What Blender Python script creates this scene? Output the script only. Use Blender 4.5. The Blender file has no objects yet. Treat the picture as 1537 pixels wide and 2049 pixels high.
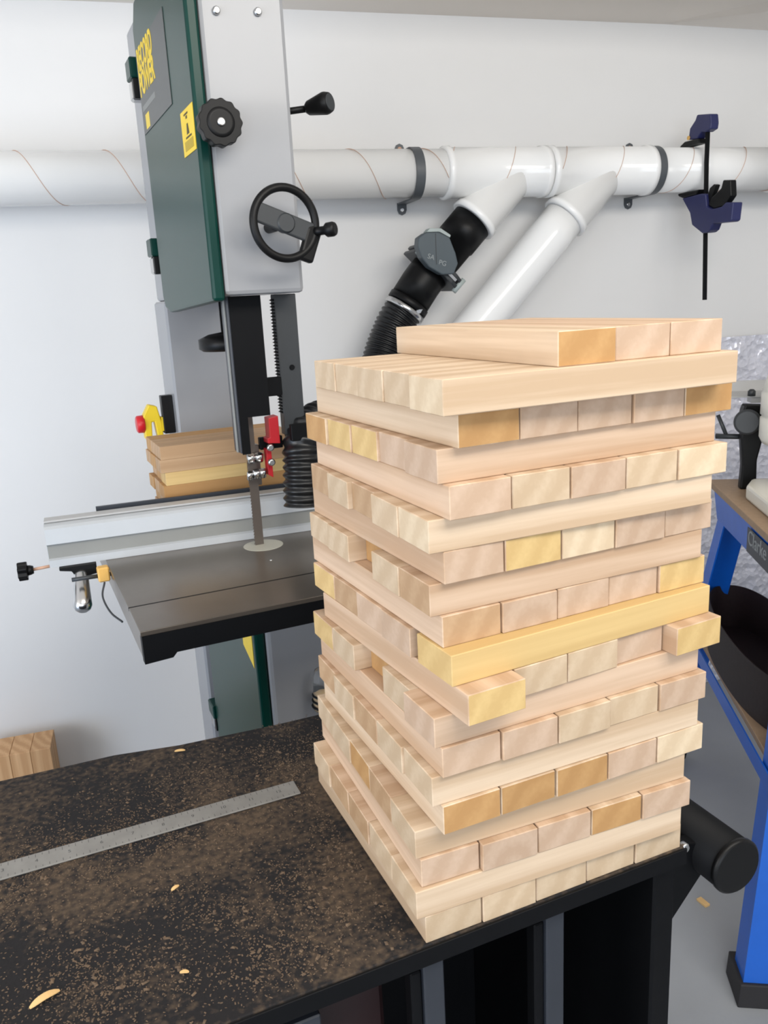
import bpy, bmesh, math, random
from mathutils import Vector, Matrix, noise
random.seed(7)
S = bpy.context.scene
COL = S.collection
PI = math.pi
V3 = Vector

# ------------------------------------------------------------------ camera
cam_d = bpy.data.cameras.new('camera')
cam_d.sensor_width = 36.0
cam_d.lens = 1660.0 / 2049.0 * 36.0
cam_d.clip_start = 0.02
cam = bpy.data.objects.new('camera', cam_d)
COL.objects.link(cam)
rgt = V3((0.9585, -0.2806, -0.0511)).normalized()
dwn = V3((-0.1182, -0.2279, -0.9665))
dwn = (dwn - rgt * dwn.dot(rgt)).normalized()
fwd = rgt.cross(dwn)
m = Matrix.Identity(4)
for i in range(3):
    m[i][0] = rgt[i]; m[i][1] = -dwn[i]; m[i][2] = -fwd[i]
m[0][3], m[1][3], m[2][3] = 0.0, 0.0, 1.2
cam.matrix_world = m
S.camera = cam

# ------------------------------------------------------------------ light and exposure
S.view_settings.view_transform = 'Standard'
S.view_settings.look = 'None'
S.view_settings.gamma = 1.0
S.view_settings.use_curve_mapping = False
S.view_settings.exposure = -0.07
S.cycles.filter_width = 2.0
w = bpy.data.worlds.new('world'); S.world = w; w.use_nodes = True
w.node_tree.nodes['Background'].inputs[0].default_value = (0.80, 0.88, 1.0, 1)
w.node_tree.nodes['Background'].inputs[1].default_value = 1.0


def area(name, loc, target, sx, sy, power, color):
    l = bpy.data.lights.new(name, 'AREA')
    l.shape = 'RECTANGLE'; l.size = sx; l.size_y = sy
    l.energy = power; l.color = color
    o = bpy.data.objects.new(name, l); COL.objects.link(o)
    o.location = loc
    o.rotation_euler = (V3(target) - V3(loc)).to_track_quat('-Z', 'Y').to_euler()
    return o


area('window_daylight', (-0.8, -2.45, 1.20), (-0.5, 2.0, 0.9), 2.6, 1.4, 50, (0.84, 0.92, 1.0))
area('skylight_daylight', (0.75, -0.20, 2.06), (0.60, 1.9, 1.15), 1.7, 0.6, 31, (1.0, 0.95, 0.87))
area('left_side_fill', (-2.05, -0.1, 1.30), (0.4, 0.9, 0.95), 1.6, 1.1, 33, (1.0, 0.97, 0.93))  # added fill lamp brightening the tower's left faces; left wall has no window
area('low_left_fill', (-1.7, 0.35, 0.60), (-0.35, 2.0, 0.55), 0.8, 0.9, 12, (0.50, 0.70, 1.0))  # added low cool fill for the lower-left wall; no door is here


# ------------------------------------------------------------------ materials
def lin(c):
    return tuple(((x / 255.0) / 12.92 if x / 255.0 <= 0.04045 else ((x / 255.0 + 0.055) / 1.055) ** 2.4) for x in c) + (1.0,)


def mat(name, col, rough=0.5, metal=0.0, coat=0.0, var=0.06, scale=30.0, bump=0.0, bscale=200.0, spec=0.5, transmission=0.0, col2=None):
    M = bpy.data.materials.new(name); M.use_nodes = True
    nt = M.node_tree; b = nt.nodes['Principled BSDF']
    tc = nt.nodes.new('ShaderNodeTexCoord')
    nz = nt.nodes.new('ShaderNodeTexNoise'); nz.inputs['Scale'].default_value = scale; nz.inputs['Detail'].default_value = 4
    nt.links.new(tc.outputs['Object'], nz.inputs['Vector'])
    cr = nt.nodes.new('ShaderNodeValToRGB')
    c = lin(col)
    c2 = lin(col2) if col2 else tuple(min(1, x * (1 + var)) for x in c[:3]) + (1,)
    cr.color_ramp.elements[0].position = 0.3; cr.color_ramp.elements[1].position = 0.7
    cr.color_ramp.elements[0].color = c if col2 else tuple(x * (1 - var) for x in c[:3]) + (1,)
    cr.color_ramp.elements[1].color = c2
    nt.links.new(nz.outputs['Fac'], cr.inputs['Fac'])
    nt.links.new(cr.outputs['Color'], b.inputs['Base Color'])
    b.inputs['Roughness'].default_value = rough
    b.inputs['Metallic'].default_value = metal
    b.inputs['Coat Weight'].default_value = coat
    b.inputs['Coat Roughness'].default_value = 0.08
    b.inputs['Specular IOR Level'].default_value = spec
    b.inputs['Transmission Weight'].default_value = transmission
    if bump > 0:
        n2 = nt.nodes.new('ShaderNodeTexNoise'); n2.inputs['Scale'].default_value = bscale; n2.inputs['Detail'].default_value = 3
        nt.links.new(tc.outputs['Object'], n2.inputs['Vector'])
        bp = nt.nodes.new('ShaderNodeBump'); bp.inputs['Strength'].default_value = bump; bp.inputs['Distance'].default_value = 0.002
        nt.links.new(n2.outputs['Fac'], bp.inputs['Height'])
        nt.links.new(bp.outputs['Normal'], b.inputs['Normal'])
    return M


def wood(name, col, contrast=0.16):
    M = bpy.data.materials.new(name); M.use_nodes = True
    nt = M.node_tree; N = nt.nodes; L = nt.links; b = N['Principled BSDF']
    tc = N.new('ShaderNodeTexCoord'); oi = N.new('ShaderNodeObjectInfo')
    off = N.new('ShaderNodeVectorMath'); off.operation = 'SCALE'
    off.inputs[0].default_value = (0.0, 0.37, 0.21)
    L.new(oi.outputs['Random'], off.inputs['Scale'])
    add = N.new('ShaderNodeVectorMath'); add.operation = 'ADD'
    L.new(tc.outputs['Object'], add.inputs[0]); L.new(off.outputs['Vector'], add.inputs[1])
    mp = N.new('ShaderNodeMapping'); mp.inputs['Scale'].default_value = (0.6, 10.0, 10.0)
    L.new(add.outputs['Vector'], mp.inputs['Vector'])
    wv = N.new('ShaderNodeTexWave'); wv.wave_type = 'RINGS'; wv.rings_direction = 'X'
    wv.inputs['Scale'].default_value = 1.6; wv.inputs['Distortion'].default_value = 5.0; wv.inputs['Detail'].default_value = 3.0
    wv.inputs['Detail Scale'].default_value = 0.9
    L.new(mp.outputs['Vector'], wv.inputs['Vector'])
    mp2 = N.new('ShaderNodeMapping'); mp2.inputs['Scale'].default_value = (9.0, 260.0, 260.0)
    L.new(add.outputs['Vector'], mp2.inputs['Vector'])
    nz = N.new('ShaderNodeTexNoise'); nz.inputs['Scale'].default_value = 1.0; nz.inputs['Detail'].default_value = 4.0
    L.new(mp2.outputs['Vector'], nz.inputs['Vector'])
    mx = N.new('ShaderNodeMath'); mx.operation = 'MULTIPLY_ADD'
    L.new(wv.outputs['Fac'], mx.inputs[0]); mx.inputs[1].default_value = 0.45
    sc = N.new('ShaderNodeMath'); sc.operation = 'MULTIPLY'; sc.inputs[1].default_value = 0.7
    L.new(nz.outputs['Fac'], sc.inputs[0]); L.new(sc.outputs[0], mx.inputs[2])
    cr = N.new('ShaderNodeValToRGB')
    c = lin(col)
    cr.color_ramp.elements[0].position = 0.25
    cr.color_ramp.elements[1].position = 0.75
    cr.color_ramp.elements[0].color = (min(1, c[0] * (1 + contrast * .45)), min(1, c[1] * (1 + contrast * .5)), min(1, c[2] * (1 + contrast * .6)), 1)
    cr.color_ramp.elements[1].color = (c[0] * (1 - contrast * .7), c[1] * (1 - contrast), c[2] * (1 - contrast * 1.3), 1)
    L.new(mx.outputs[0], cr.inputs['Fac'])
    hv = N.new('ShaderNodeHueSaturation')
    mr = N.new('ShaderNodeMapRange'); mr.inputs['To Min'].default_value = 0.93; mr.inputs['To Max'].default_value = 1.05
    L.new(oi.outputs['Random'], mr.inputs['Value']); L.new(mr.outputs['Result'], hv.inputs['Value'])
    L.new(cr.outputs['Color'], hv.inputs['Color'])
    L.new(hv.outputs['Color'], b.inputs['Base Color'])
    b.inputs['Roughness'].default_value = 0.62
    b.inputs['Specular IOR Level'].default_value = 0.3
    return M


M = {}
M['wall'] = mat('white_wall_paint', (226, 225, 224), 0.75, var=0.012, scale=3, bump=0.05, bscale=60)
M['ceiling'] = mat('ceiling_paint', (232, 225, 217), 0.85, var=0.015, scale=3)
M['floor'] = mat('grey_floor_paint', (158, 161, 165), 0.42, var=0.10, scale=4, bump=0.08, bscale=90)
M['green'] = mat('gloss_dark_green_enamel', (8, 54, 47), 0.30, coat=0.05, var=0.03, spec=0.22)
M['grey_enamel'] = mat('light_grey_enamel', (150, 151, 154), 0.35, coat=0.2, var=0.015, scale=12)
M['plaque'] = mat('grey_plaque', (62, 66, 66), 0.38, coat=0.08, var=0.03)
M['yellow'] = mat('yellow_label', (240, 205, 30), 0.45, var=0.03)
M['ink'] = mat('dark_ink', (70, 58, 20), 0.6)
M['inkgrey'] = mat('olive_ink', (188, 160, 42), 0.6)
M['black'] = mat('black_plastic', (14, 14, 15), 0.42, var=0.1, spec=0.25)
M['black_paint'] = mat('black_paint', (9, 10, 13), 0.55, var=0.1, spec=0.16)
M['black_rubber'] = mat('black_rubber_hose', (20, 21, 23), 0.33, var=0.1)
M['slate'] = mat('dark_slate_paint', (46, 50, 58), 0.4, var=0.06)
M['dkgrey'] = mat('dark_grey_plastic', (52, 55, 58), 0.45, var=0.06)
M['iron'] = mat('ground_cast_iron', (124, 116, 107), 0.28, metal=0.75, var=0.12, scale=12, bump=0.02, col2=(113, 105, 97))
M['steel'] = mat('bright_steel', (205, 205, 205), 0.22, metal=1.0, var=0.05)
M['blade'] = mat('blade_steel', (118, 110, 104), 0.38, metal=0.8, var=0.06)
M['alu'] = mat('aluminium_extrusion', (190, 194, 198), 0.5, metal=0.2, var=0.02)
M['alu_dk'] = mat('aluminium_matt', (140, 141, 138), 0.6, metal=0.1, var=0.02)
M['insert'] = mat('pale_plastic_insert', (176, 174, 162), 0.4, var=0.02)
M['red'] = mat('red_paint', (170, 20, 32), 0.45, var=0.04)
M['redplastic'] = mat('red_plastic', (205, 30, 40), 0.35, var=0.04)
M['yplastic'] = mat('yellow_plastic', (236, 204, 40), 0.4, var=0.04)
M['pvc'] = mat('white_pvc', (246, 246, 245), 0.14, var=0.01, scale=6)
M['copper'] = mat('thin_copper_wire', (198, 158, 134), 0.6, metal=0.0, var=0.05)
M['clip'] = mat('dark_grey_clip', (82, 86, 90), 0.45, var=0.04)
M['gate'] = mat('blue_grey_plastic', (74, 84, 90), 0.42, var=0.04)
M['gate_lt'] = mat('pale_grey_plastic', (168, 178, 176), 0.45, var=0.03)
M['navy'] = mat('navy_plastic', (38, 42, 88), 0.45, var=0.06)
M['white_ink'] = mat('pale_ink', (150, 155, 156), 0.5)
M['blue'] = mat('bright_blue_paint', (12, 98, 205), 0.4, coat=0.2, var=0.04)
M['mdf'] = mat('mdf_board', (164, 138, 112), 0.6, var=0.06, scale=90)
M['cream'] = mat('cream_machine_paint', (232, 228, 216), 0.35, var=0.015)
M['ltgrey'] = mat('light_grey_paint', (178, 178, 178), 0.4, var=0.02)
M['belt_out'] = mat('brown_black_belt', (46, 38, 38), 0.75, var=0.10, scale=120, bump=0.2, bscale=700)
M['belt_in'] = mat('maroon_black_grit', (38, 22, 26), 0.8, var=0.2, scale=160, bump=0.4, bscale=800)
M['rule'] = mat('dull_steel_rule', (150, 148, 144), 0.5, metal=0.45, var=0.10, scale=60)
M['rule_mark'] = mat('rule_marks', (70, 70, 72), 0.6)
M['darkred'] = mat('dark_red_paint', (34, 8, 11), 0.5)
M['chip'] = mat('wood_chip', (232, 192, 132), 0.7, var=0.08)
M['dust'] = mat('sawdust', (116, 96, 76), 0.85, scale=300, col2=(76, 63, 51))
M['foot'] = mat('black_rubber_foot', (36, 34, 36), 0.6)
M['orangebit'] = mat('amber_plastic', (226, 178, 96), 0.5)

# clear plastic
mc = mat('clear_plastic', (238, 240, 242), 0.06, transmission=0.9, var=0.0); M['clear'] = mc
mc.node_tree.nodes['Principled BSDF'].inputs['IOR'].default_value = 1.2

# foil insulation
mf = mat('silver_bubble_foil', (232, 232, 242), 0.24, metal=0.35, var=0.04, scale=14); M['foil'] = mf
nt = mf.node_tree
tc = nt.nodes.new('ShaderNodeTexCoord'); vo = nt.nodes.new('ShaderNodeTexVoronoi'); vo.inputs['Scale'].default_value = 55
n3 = nt.nodes.new('ShaderNodeTexNoise'); n3.inputs['Scale'].default_value = 42; n3.inputs['Detail'].default_value = 6
nt.links.new(tc.outputs['Object'], vo.inputs['Vector']); nt.links.new(tc.outputs['Object'], n3.inputs['Vector'])
ad = nt.nodes.new('ShaderNodeMath'); ad.operation = 'ADD'
nt.links.new(vo.outputs['Distance'], ad.inputs[0]); nt.links.new(n3.outputs['Fac'], ad.inputs[1])
bp = nt.nodes.new('ShaderNodeBump'); bp.inputs['Strength'].default_value = 0.8; bp.inputs['Distance'].default_value = 0.007
nt.links.new(ad.outputs[0], bp.inputs['Height'])
nt.links.new(bp.outputs['Normal'], nt.nodes['Principled BSDF'].inputs['Normal'])

# dusty black bench mat
md = bpy.data.materials.new('dusty_black_mat'); md.use_nodes = True; M['mat'] = md
nt = md.node_tree; N = nt.nodes; L = nt.links; b = N['Principled BSDF']
tc = N.new('ShaderNodeTexCoord')
n1 = N.new('ShaderNodeTexNoise'); n1.inputs['Scale'].default_value = 7; n1.inputs['Detail'].default_value = 7; n1.inputs['Roughness'].default_value = 0.65; n1.inputs['Distortion'].default_value = 0.6
n2 = N.new('ShaderNodeTexNoise'); n2.inputs['Scale'].default_value = 190; n2.inputs['Detail'].default_value = 3
L.new(tc.outputs['Object'], n1.inputs['Vector']); L.new(tc.outputs['Object'], n2.inputs['Vector'])
mm = N.new('ShaderNodeMath'); mm.operation = 'MULTIPLY_ADD'; mm.inputs[1].default_value = 0.55
L.new(n2.outputs['Fac'], mm.inputs[0]); L.new(n1.outputs['Fac'], mm.inputs[2])
cr = N.new('ShaderNodeValToRGB')
cr.color_ramp.elements[0].position = 0.74; cr.color_ramp.elements[0].color = lin((33, 32, 34))
cr.color_ramp.elements[1].position = 0.98; cr.color_ramp.elements[1].color = lin((92, 78, 64))
L.new(mm.outputs[0], cr.inputs['Fac']); L.new(cr.outputs['Color'], b.inputs['Base Color'])
b.inputs['Roughness'].default_value = 0.8
b.inputs['Specular IOR Level'].default_value = 0.25
bp = N.new('ShaderNodeBump'); bp.inputs['Strength'].default_value = 0.5; bp.inputs['Distance'].default_value = 0.001
L.new(n2.outputs['Fac'], bp.inputs['Height']); L.new(bp.outputs['Normal'], b.inputs['Normal'])

TONES = {'P': ((202, 180, 152), 'pale'), 'K': ((197, 171, 148), 'pinkish'), 'O': ((188, 147, 98), 'orange-tan'),
         'Y': ((212, 182, 126), 'yellowish'), 'T': ((188, 156, 122), 'tan'), 'C': ((214, 194, 165), 'cream')}
for k, (c, nme) in TONES.items():
    M['w' + k] = wood('wood_' + nme.replace('-', '_'), c, .12)
M['sP'] = wood('wood_long_pale', (209, 187, 161), .22)
M['sK'] = wood('wood_long_pinkish', (205, 178, 152), .22)
M['wpile'] = wood('wood_warm_offcut', (204, 164, 122), 0.2)


# ------------------------------------------------------------------ geometry helpers
def BM():
    return bmesh.new()


def merge(bm, src, mtx=None):
    me = bpy.data.meshes.new('tmp'); src.to_mesh(me); src.free()
    if mtx is not None:
        me.transform(mtx)
    bm.from_mesh(me); bpy.data.meshes.remove(me)
    return bm


def box(bm, x0, x1, y0, y1, z0, z1, bev=0.0, seg=1, mtx=None):
    t = bmesh.new()
    bmesh.ops.create_cube(t, size=1.0)
    for v in t.verts:
        v.co = V3((x0 + (v.co.x + .5) * (x1 - x0), y0 + (v.co.y + .5) * (y1 - y0), z0 + (v.co.z + .5) * (z1 - z0)))
    if bev > 0:
        bmesh.ops.bevel(t, geom=list(t.edges), offset=bev, segments=seg, affect='EDGES', profile=0.5)
    return merge(bm, t, mtx)


def frame_of(d):
    d = V3(d).normalized()
    a = V3((0, 0, 1)) if abs(d.z) < 0.9 else V3((1, 0, 0))
    x = a.cross(d).normalized()
    return x, d.cross(x).normalized(), d


def lathe(bm, p0, axis, prof, n=32, cap=True):
    """prof: list of (distance along axis, radius)"""
    x, y, d = frame_of(axis); p0 = V3(p0)
    rings = []
    for (s, r) in prof:
        rings.append([bm.verts.new(p0 + d * s + (x * math.cos(2 * PI * i / n) + y * math.sin(2 * PI * i / n)) * r) for i in range(n)])
    for a, b_ in zip(rings, rings[1:]):
        for i in range(n):
            f = bm.faces.new((a[i], a[(i + 1) % n], b_[(i + 1) % n], b_[i])); f.smooth = True
    if cap:
        bm.faces.new(rings[0][::-1]); bm.faces.new(rings[-1])
    return bm


def cyl(bm, p0, p1, r, r2=None, n=24):
    p0 = V3(p0); p1 = V3(p1)
    return lathe(bm, p0, p1 - p0, [(0, r), ((p1 - p0).length, r if r2 is None else r2)], n)


def spline(pts, k=12):
    P = [V3(p) for p in pts]; out = []
    for i in range(len(P) - 1):
        a = P[i - 1] if i else P[0] * 2 - P[1]
        b_, c = P[i], P[i + 1]
        d = P[i + 2] if i + 2 < len(P) else P[-1] * 2 - P[-2]
        for j in range(k):
            t = j / k
            out.append(0.5 * ((2 * b_) + (c - a) * t + (2 * a - 5 * b_ + 4 * c - d) * t * t + (-a + 3 * b_ - 3 * c + d) * t ** 3))
    out.append(P[-1])
    return out


def tube(bm, path, r, n=16, cap=True):
    P = [V3(p) for p in path]
    rf = r if callable(r) else (lambda i: r)
    t0 = (P[1] - P[0]).normalized()
    x, y, d = frame_of(t0); rings = []
    for i, p in enumerate(P):
        t = (P[min(i + 1, len(P) - 1)] - P[max(i - 1, 0)]).normalized()
        x = (x - t * x.dot(t)).normalized(); y = t.cross(x)
        rr = rf(i)
        rings.append([bm.verts.new(p + (x * math.cos(2 * PI * j / n) + y * math.sin(2 * PI * j / n)) * rr) for j in range(n)])
    for a, b_ in zip(rings, rings[1:]):
        for j in range(n):
            f = bm.faces.new((a[j], a[(j + 1) % n], b_[(j + 1) % n], b_[j])); f.smooth = True
    if cap:
        bm.faces.new(rings[0][::-1]); bm.faces.new(rings[-1])
    return bm


def prism(bm, poly, o, ax, ay, az, depth, bev=0.0):
    """polygon in the (ax, ay) plane through o, extruded by depth along az"""
    t = bmesh.new()
    o = V3(o); ax = V3(ax); ay = V3(ay); az = V3(az)
    lo = [t.verts.new(o + ax * p[0] + ay * p[1]) for p in poly]
    hi = [t.verts.new(o + ax * p[0] + ay * p[1] + az * depth) for p in poly]
    n = len(poly)
    t.faces.new(lo); t.faces.new(hi[::-1])
    for i in range(n):
        t.faces.new((lo[i], hi[i], hi[(i + 1) % n], lo[(i + 1) % n]))
    bmesh.ops.recalc_face_normals(t, faces=t.faces)
    if bev > 0:
        bmesh.ops.bevel(t, geom=list(t.edges), offset=bev, segments=2, affect='EDGES', profile=0.5)
    return merge(bm, t)


def torus(bm, c, axis, R, r, n=48, k=12):
    x, y, d = frame_of(axis); c = V3(c); rings = []
    for i in range(n):
        a = 2 * PI * i / n; e = x * math.cos(a) + y * math.sin(a)
        rings.append([bm.verts.new(c + e * (R + r * math.cos(2 * PI * j / k)) + d * r * math.sin(2 * PI * j / k)) for j in range(k)])
    for i in range(n):
        a, b_ = rings[i], rings[(i + 1) % n]
        for j in range(k):
            f = bm.faces.new((a[j], b_[j], b_[(j + 1) % k], a[(j + 1) % k])); f.smooth = True
    return bm


ROOTM = {}


def finish(name, bm, material):
    bmesh.ops.recalc_face_normals(bm, faces=bm.faces)
    me = bpy.data.meshes.new(name); bm.to_mesh(me); bm.free()
    me.materials.append(material)
    o = bpy.data.objects.new(name, me); COL.objects.link(o)
    return o


def thing(name, label, cat, loc=(0, 0, 0), rz=0.0, group=None):
    o = bpy.data.objects.new(name, None); COL.objects.link(o)
    o.empty_display_size = 0.05
    o.location = loc; o.rotation_euler = (0, 0, rz)
    o['label'] = label; o['category'] = cat
    if group: o['group'] = group
    ROOTM[o.name] = Matrix.Translation(V3(loc)) @ Matrix.Rotation(rz, 4, 'Z')
    return o


def part(name, bm, material, parent, world=False, label=None):
    o = finish(name, bm, material)
    if world:
        o.data.transform(ROOTM[parent.name].inverted())
    o.parent = parent
    if label: o['label'] = label
    return o


def solo(name, bm, material, label, cat, group=None, kind=None, structure=False, origin=None):
    o = finish(name, bm, material)
    if not structure:
        co = [v.co for v in o.data.vertices]
        c = V3(origin) if origin else V3(((min(v.x for v in co) + max(v.x for v in co)) / 2, (min(v.y for v in co) + max(v.y for v in co)) / 2, min(v.z for v in co)))
        o.data.transform(Matrix.Translation(-c)); o.location = c
        o['label'] = label; o['category'] = cat
    if group: o['group'] = group
    if kind: o['kind'] = kind
    if structure: o['kind'] = 'structure'
    return o


def text(name, body, size, material, parent, mtx, extrude=0.0003, bold=0.0):
    cu = bpy.data.curves.new(name, 'FONT'); cu.body = body; cu.size = size; cu.extrude = extrude
    cu.offset = bold
    cu.align_x = 'LEFT'; cu.align_y = 'BOTTOM'
    t = bpy.data.objects.new('tmp_text', cu); COL.objects.link(t)
    dg = bpy.context.evaluated_depsgraph_get()
    me = bpy.data.meshes.new_from_object(t.evaluated_get(dg))
    bpy.data.objects.remove(t); bpy.data.curves.remove(cu)
    me.name = name; me.transform(mtx); me.materials.clear(); me.materials.append(material)
    o = bpy.data.objects.new(name, me); COL.objects.link(o); o.parent = parent
    return o


def axes(o, x, y):
    x = V3(x); y = V3(y); z = x.normalized().cross(y.normalized())
    mm_ = Matrix.Identity(4)
    for i in range(3):
        mm_[i][0] = x[i]; mm_[i][1] = y[i]; mm_[i][2] = z[i]; mm_[i][3] = V3(o)[i]
    return mm_


# ------------------------------------------------------------------ the room
XL, XR, YB, YF = -2.2, 3.2, -2.6, 2.0
solo('floor', box(BM(), XL - .1, XR + .1, YB - .1, YF + .1, -0.1, 0.0), M['floor'], '', '', structure=True)
solo('wall_back', box(BM(), XL - .1, XR + .1, YF, YF + .1, 0.0, 2.0), M['wall'], '', '', structure=True)
solo('wall_left', box(BM(), XL - .1, XL, YB - .1, YF, 0.0, 2.9), M['wall'], '', '', structure=True)
solo('wall_right', box(BM(), XR, XR + .1, YB - .1, YF, 0.0, 2.9), M['wall'], '', '', structure=True)
bw = BM()   # wall behind the camera, with a long window opening
box(bw, XL, XR, YB - .1, YB, 0.0, 0.55); box(bw, XL, XR, YB - .1, YB, 2.15, 2.9)
box(bw, XL, -1.6, YB - .1, YB, 0.55, 2.15); box(bw, 2.2, XR, YB - .1, YB, 0.55, 2.15)
solo('wall_front', bw, M['wall'], '', '', structure=True)
# attic ceiling: low along the back wall, rising towards the camera, with a folded facet on the right
cb = BM()
Z0 = 1.8166
P = lambda *c: cb.verts.new(c)


def quad(*pts):
    t = [P(*p) for p in pts]; cb.faces.new(t)


fold = (1.338, 2.0, Z0)
quad((XL, 2.0, Z0), fold, (1.20, 1.55, Z0 + .02), (XL, 1.55, Z0 + .02))
quad((XL, 1.55, Z0 + .02), (1.20, 1.55, Z0 + .02), (1.0, YB, 2.6), (XL, YB, 2.6))
t_ = [P(*fold), P(1.70, 1.55, Z0 - .004), P(1.20, 1.55, Z0 + .02)]; cb.faces.new(t_)
quad((1.20, 1.55, Z0 + .02), (1.70, 1.55, Z0 - .004), (2.2, YB, 2.6), (1.0, YB, 2.6))
quad(fold, (XR, 2.0, Z0 - .03), (XR, 1.55, Z0 + .13), (1.70, 1.55, Z0 - .004))
quad((1.70, 1.55, Z0 - .004), (XR, 1.55, Z0 + .13), (XR, YB, 2.6), (2.2, YB, 2.6))
bmesh.ops.remove_doubles(cb, verts=cb.verts, dist=1e-4)
solo('ceiling', cb, M['ceiling'], '', '', structure=True)

# silver insulation sheet on the lower wall
fb = BM(); nx, nzz = 90, 60
gv = [[fb.verts.new((1.18 + 1.5 * i / nx, 1.985 - .010 * noise.noise(V3((i * .33, j * .33, 3))) - .004, 0.001 + 1.041 * j / nzz)) for j in range(nzz + 1)] for i in range(nx + 1)]
for i in range(nx):
    for j in range(nzz):
        fb.faces.new((gv[i][j], gv[i + 1][j], gv[i + 1][j + 1], gv[i][j + 1])).smooth = True
solo('insulation_sheet', fb, M['foil'], 'crinkled silver bubble foil sheet covering the lower wall behind the blue workbench', 'insulation')

# ------------------------------------------------------------------ black cabinet with the dusty top
CR = math.radians(7.5)
cab = thing('tool_cabinet', 'black metal cabinet with a dusty black top under the block tower', 'cabinet', (0.1352, 0.441, 0.0), CR)
TZ = 0.784
top = BM()
prism(top, [(-.80, -.004), (.219, -.004), (.219, .325), (0, .332), (-.10, .340), (-.16, .352), (-.27, .357), (-.80, .40)], (0, 0, TZ - .012), (1, 0, 0), (0, 1, 0), (0, 0, 1), .012, 0.0015)
part('top', top, M['mat'], cab, label='black top covered in brown sawdust')
part('front_lip', box(BM(), -.80, .2195, -.0062, -.0042, TZ - .014, TZ - .0003, .0004), M['black_paint'], cab)
part('end_panel', box(BM(), .198, .219, .004, .31, .06, TZ - .0125, .002), M['black_paint'], cab)
part('end_panel', box(BM(), -.80, -.78, .004, .31, .06, TZ - .0125, .002), M['black_paint'], cab)
part('back_panel', box(BM(), -.779, .197, .295, .31, .06, TZ - .0125), M['black_paint'], cab)
part('bottom_panel', box(BM(), -.779, .197, .004, .294, .06, .08), M['black_paint'], cab)
part('front_rail', box(BM(), -.779, .197, .002, .02, TZ - .020, TZ - .0125, .001), M['black_paint'], cab)
for u0 in (-.0005, .0985):
    pb = BM(); box(pb, u0, u0 + .0155, .003, .017, .081, TZ - .0215, .001)
    po = part('post', pb, M['slate'], cab)
    cb2 = BM(); box(cb2, u0 - .0085, u0 - .0005, .006, .017, .081, TZ - .028, .001)
    part('channel_lip', cb2, M['black_paint'], po)
fp = BM()
box(fp, -.779, -.074, .004, .012, .38, .7555, .001)
part('drawer_front', fp, M['slate'], cab)
sl = BM()
prism(sl, [(math.cos(a) * .007 + (.006 if math.cos(a) > 0 else -.006), math.sin(a) * .004) for a in [2 * PI * i / 20 + .01 for i in range(20)]], (-.112, .0033, .7495), (1, 0, 0), (0, 0, 1), (0, 1, 0), .0006)
part('slot_hole', sl, M['black'], cab)
for (y0, y1) in ((.01, .06), (.25, .30)):
    for x0 in (.15, -.78):
        part('foot', box(BM(), x0, x0 + .05, y0, y1, 0.0, .059, .004), M['black'], cab)
# push handle across the right-hand end
hb = BM()
cyl(hb, (.268, -.006, .752), (.268, .295, .752), .0225, n=32)
hd = part('push_handle', hb, M['black_paint'], cab)
cap = BM(); lathe(cap, (.268, -.006, .752), (0, -1, 0), [(0, .0235), (.003, .0235), (.005, .0215)], 32); part('end_cap', cap, M['black'], hd)
for y0 in (.015, .255):
    hb = BM()
    prism(hb, [(.2195, .775), (.2195, .700), (.228, .700), (.262, .738), (.250, .764)], (0, y0, 0), (1, 0, 0), (0, 0, 1), (0, 1, 0), .012, .001)
    part('handle_bracket', hb, M['black_paint'], cab)
sc = BM(); lathe(sc, (.2235, .004, TZ - .006), (0, -1, 0), [(0, .004), (.004, .004), (.005, .003)], 16)
lathe(sc, (.222, .02, TZ - .002), (1, 0, 0), [(-.003, .004), (.003, .004)], 12)
part('screw', sc, M['steel'], cab)
# red box inside
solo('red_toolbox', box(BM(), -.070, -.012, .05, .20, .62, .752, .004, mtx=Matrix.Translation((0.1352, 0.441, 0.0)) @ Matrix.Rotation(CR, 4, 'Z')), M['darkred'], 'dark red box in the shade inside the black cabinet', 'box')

CMT = Matrix.Translation((0.1352, 0.441, 0.0)) @ Matrix.Rotation(CR, 4, 'Z')


def cabp(u, v, z=TZ):
    return CMT @ V3((u, v, z))


# sawdust, one uncountable scatter of fine flakes
db = BM(); rnd = random.Random(3); cnt = 0
PATCH = [(-.13, .21, .10, .05), (.0, .20, .02, .11), (.02, .11, .06, .03), (-.13, .08, .09, .05), (-.22, .06, .08, .04), (.03, .05, .03, .03), (-.02, .27, .12, .03), (-.25, .2, .08, .05), (-.06, .03, .05, .03)]
while cnt < 11000:
    u = rnd.uniform(-.42, .10); v = rnd.uniform(.002, .335)
    d = sum(math.exp(-((u - a) / c) ** 2 - ((v - b_) / e) ** 2) for a, b_, c, e in PATCH)
    d = .04 + .8 * min(1, d) * (0.35 + max(0, noise.noise(V3((u * 26, v * 26, 1))) + .35))
    if rnd.random() > d: continue
    if u > -.008 and v < .23: continue
    s = rnd.uniform(.0002, .0005) * (2.4 if rnd.random() < .04 else 1)
    a = rnd.uniform(0, PI); l = s * rnd.uniform(1.0, 2.2)
    c = cabp(u, v, TZ + .00015)
    ex = V3((math.cos(a), math.sin(a), rnd.uniform(-.1, .3))) * l; ey = V3((-math.sin(a), math.cos(a), rnd.uniform(-.1, .2))) * s
    q = [db.verts.new(c + p) for p in (-ex - ey, ex - ey, ex + ey, -ex + ey)]
    tpt = db.verts.new(c + V3((0, 0, s * rnd.uniform(.5, 1.2))))
    for i in range(4):
        db.faces.new((q[i], q[(i + 1) % 4], tpt))
    cnt += 1
solo('sawdust', db, M['dust'], 'fine brown sawdust scattered in patches over the black cabinet top', 'sawdust', kind='stuff')


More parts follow.
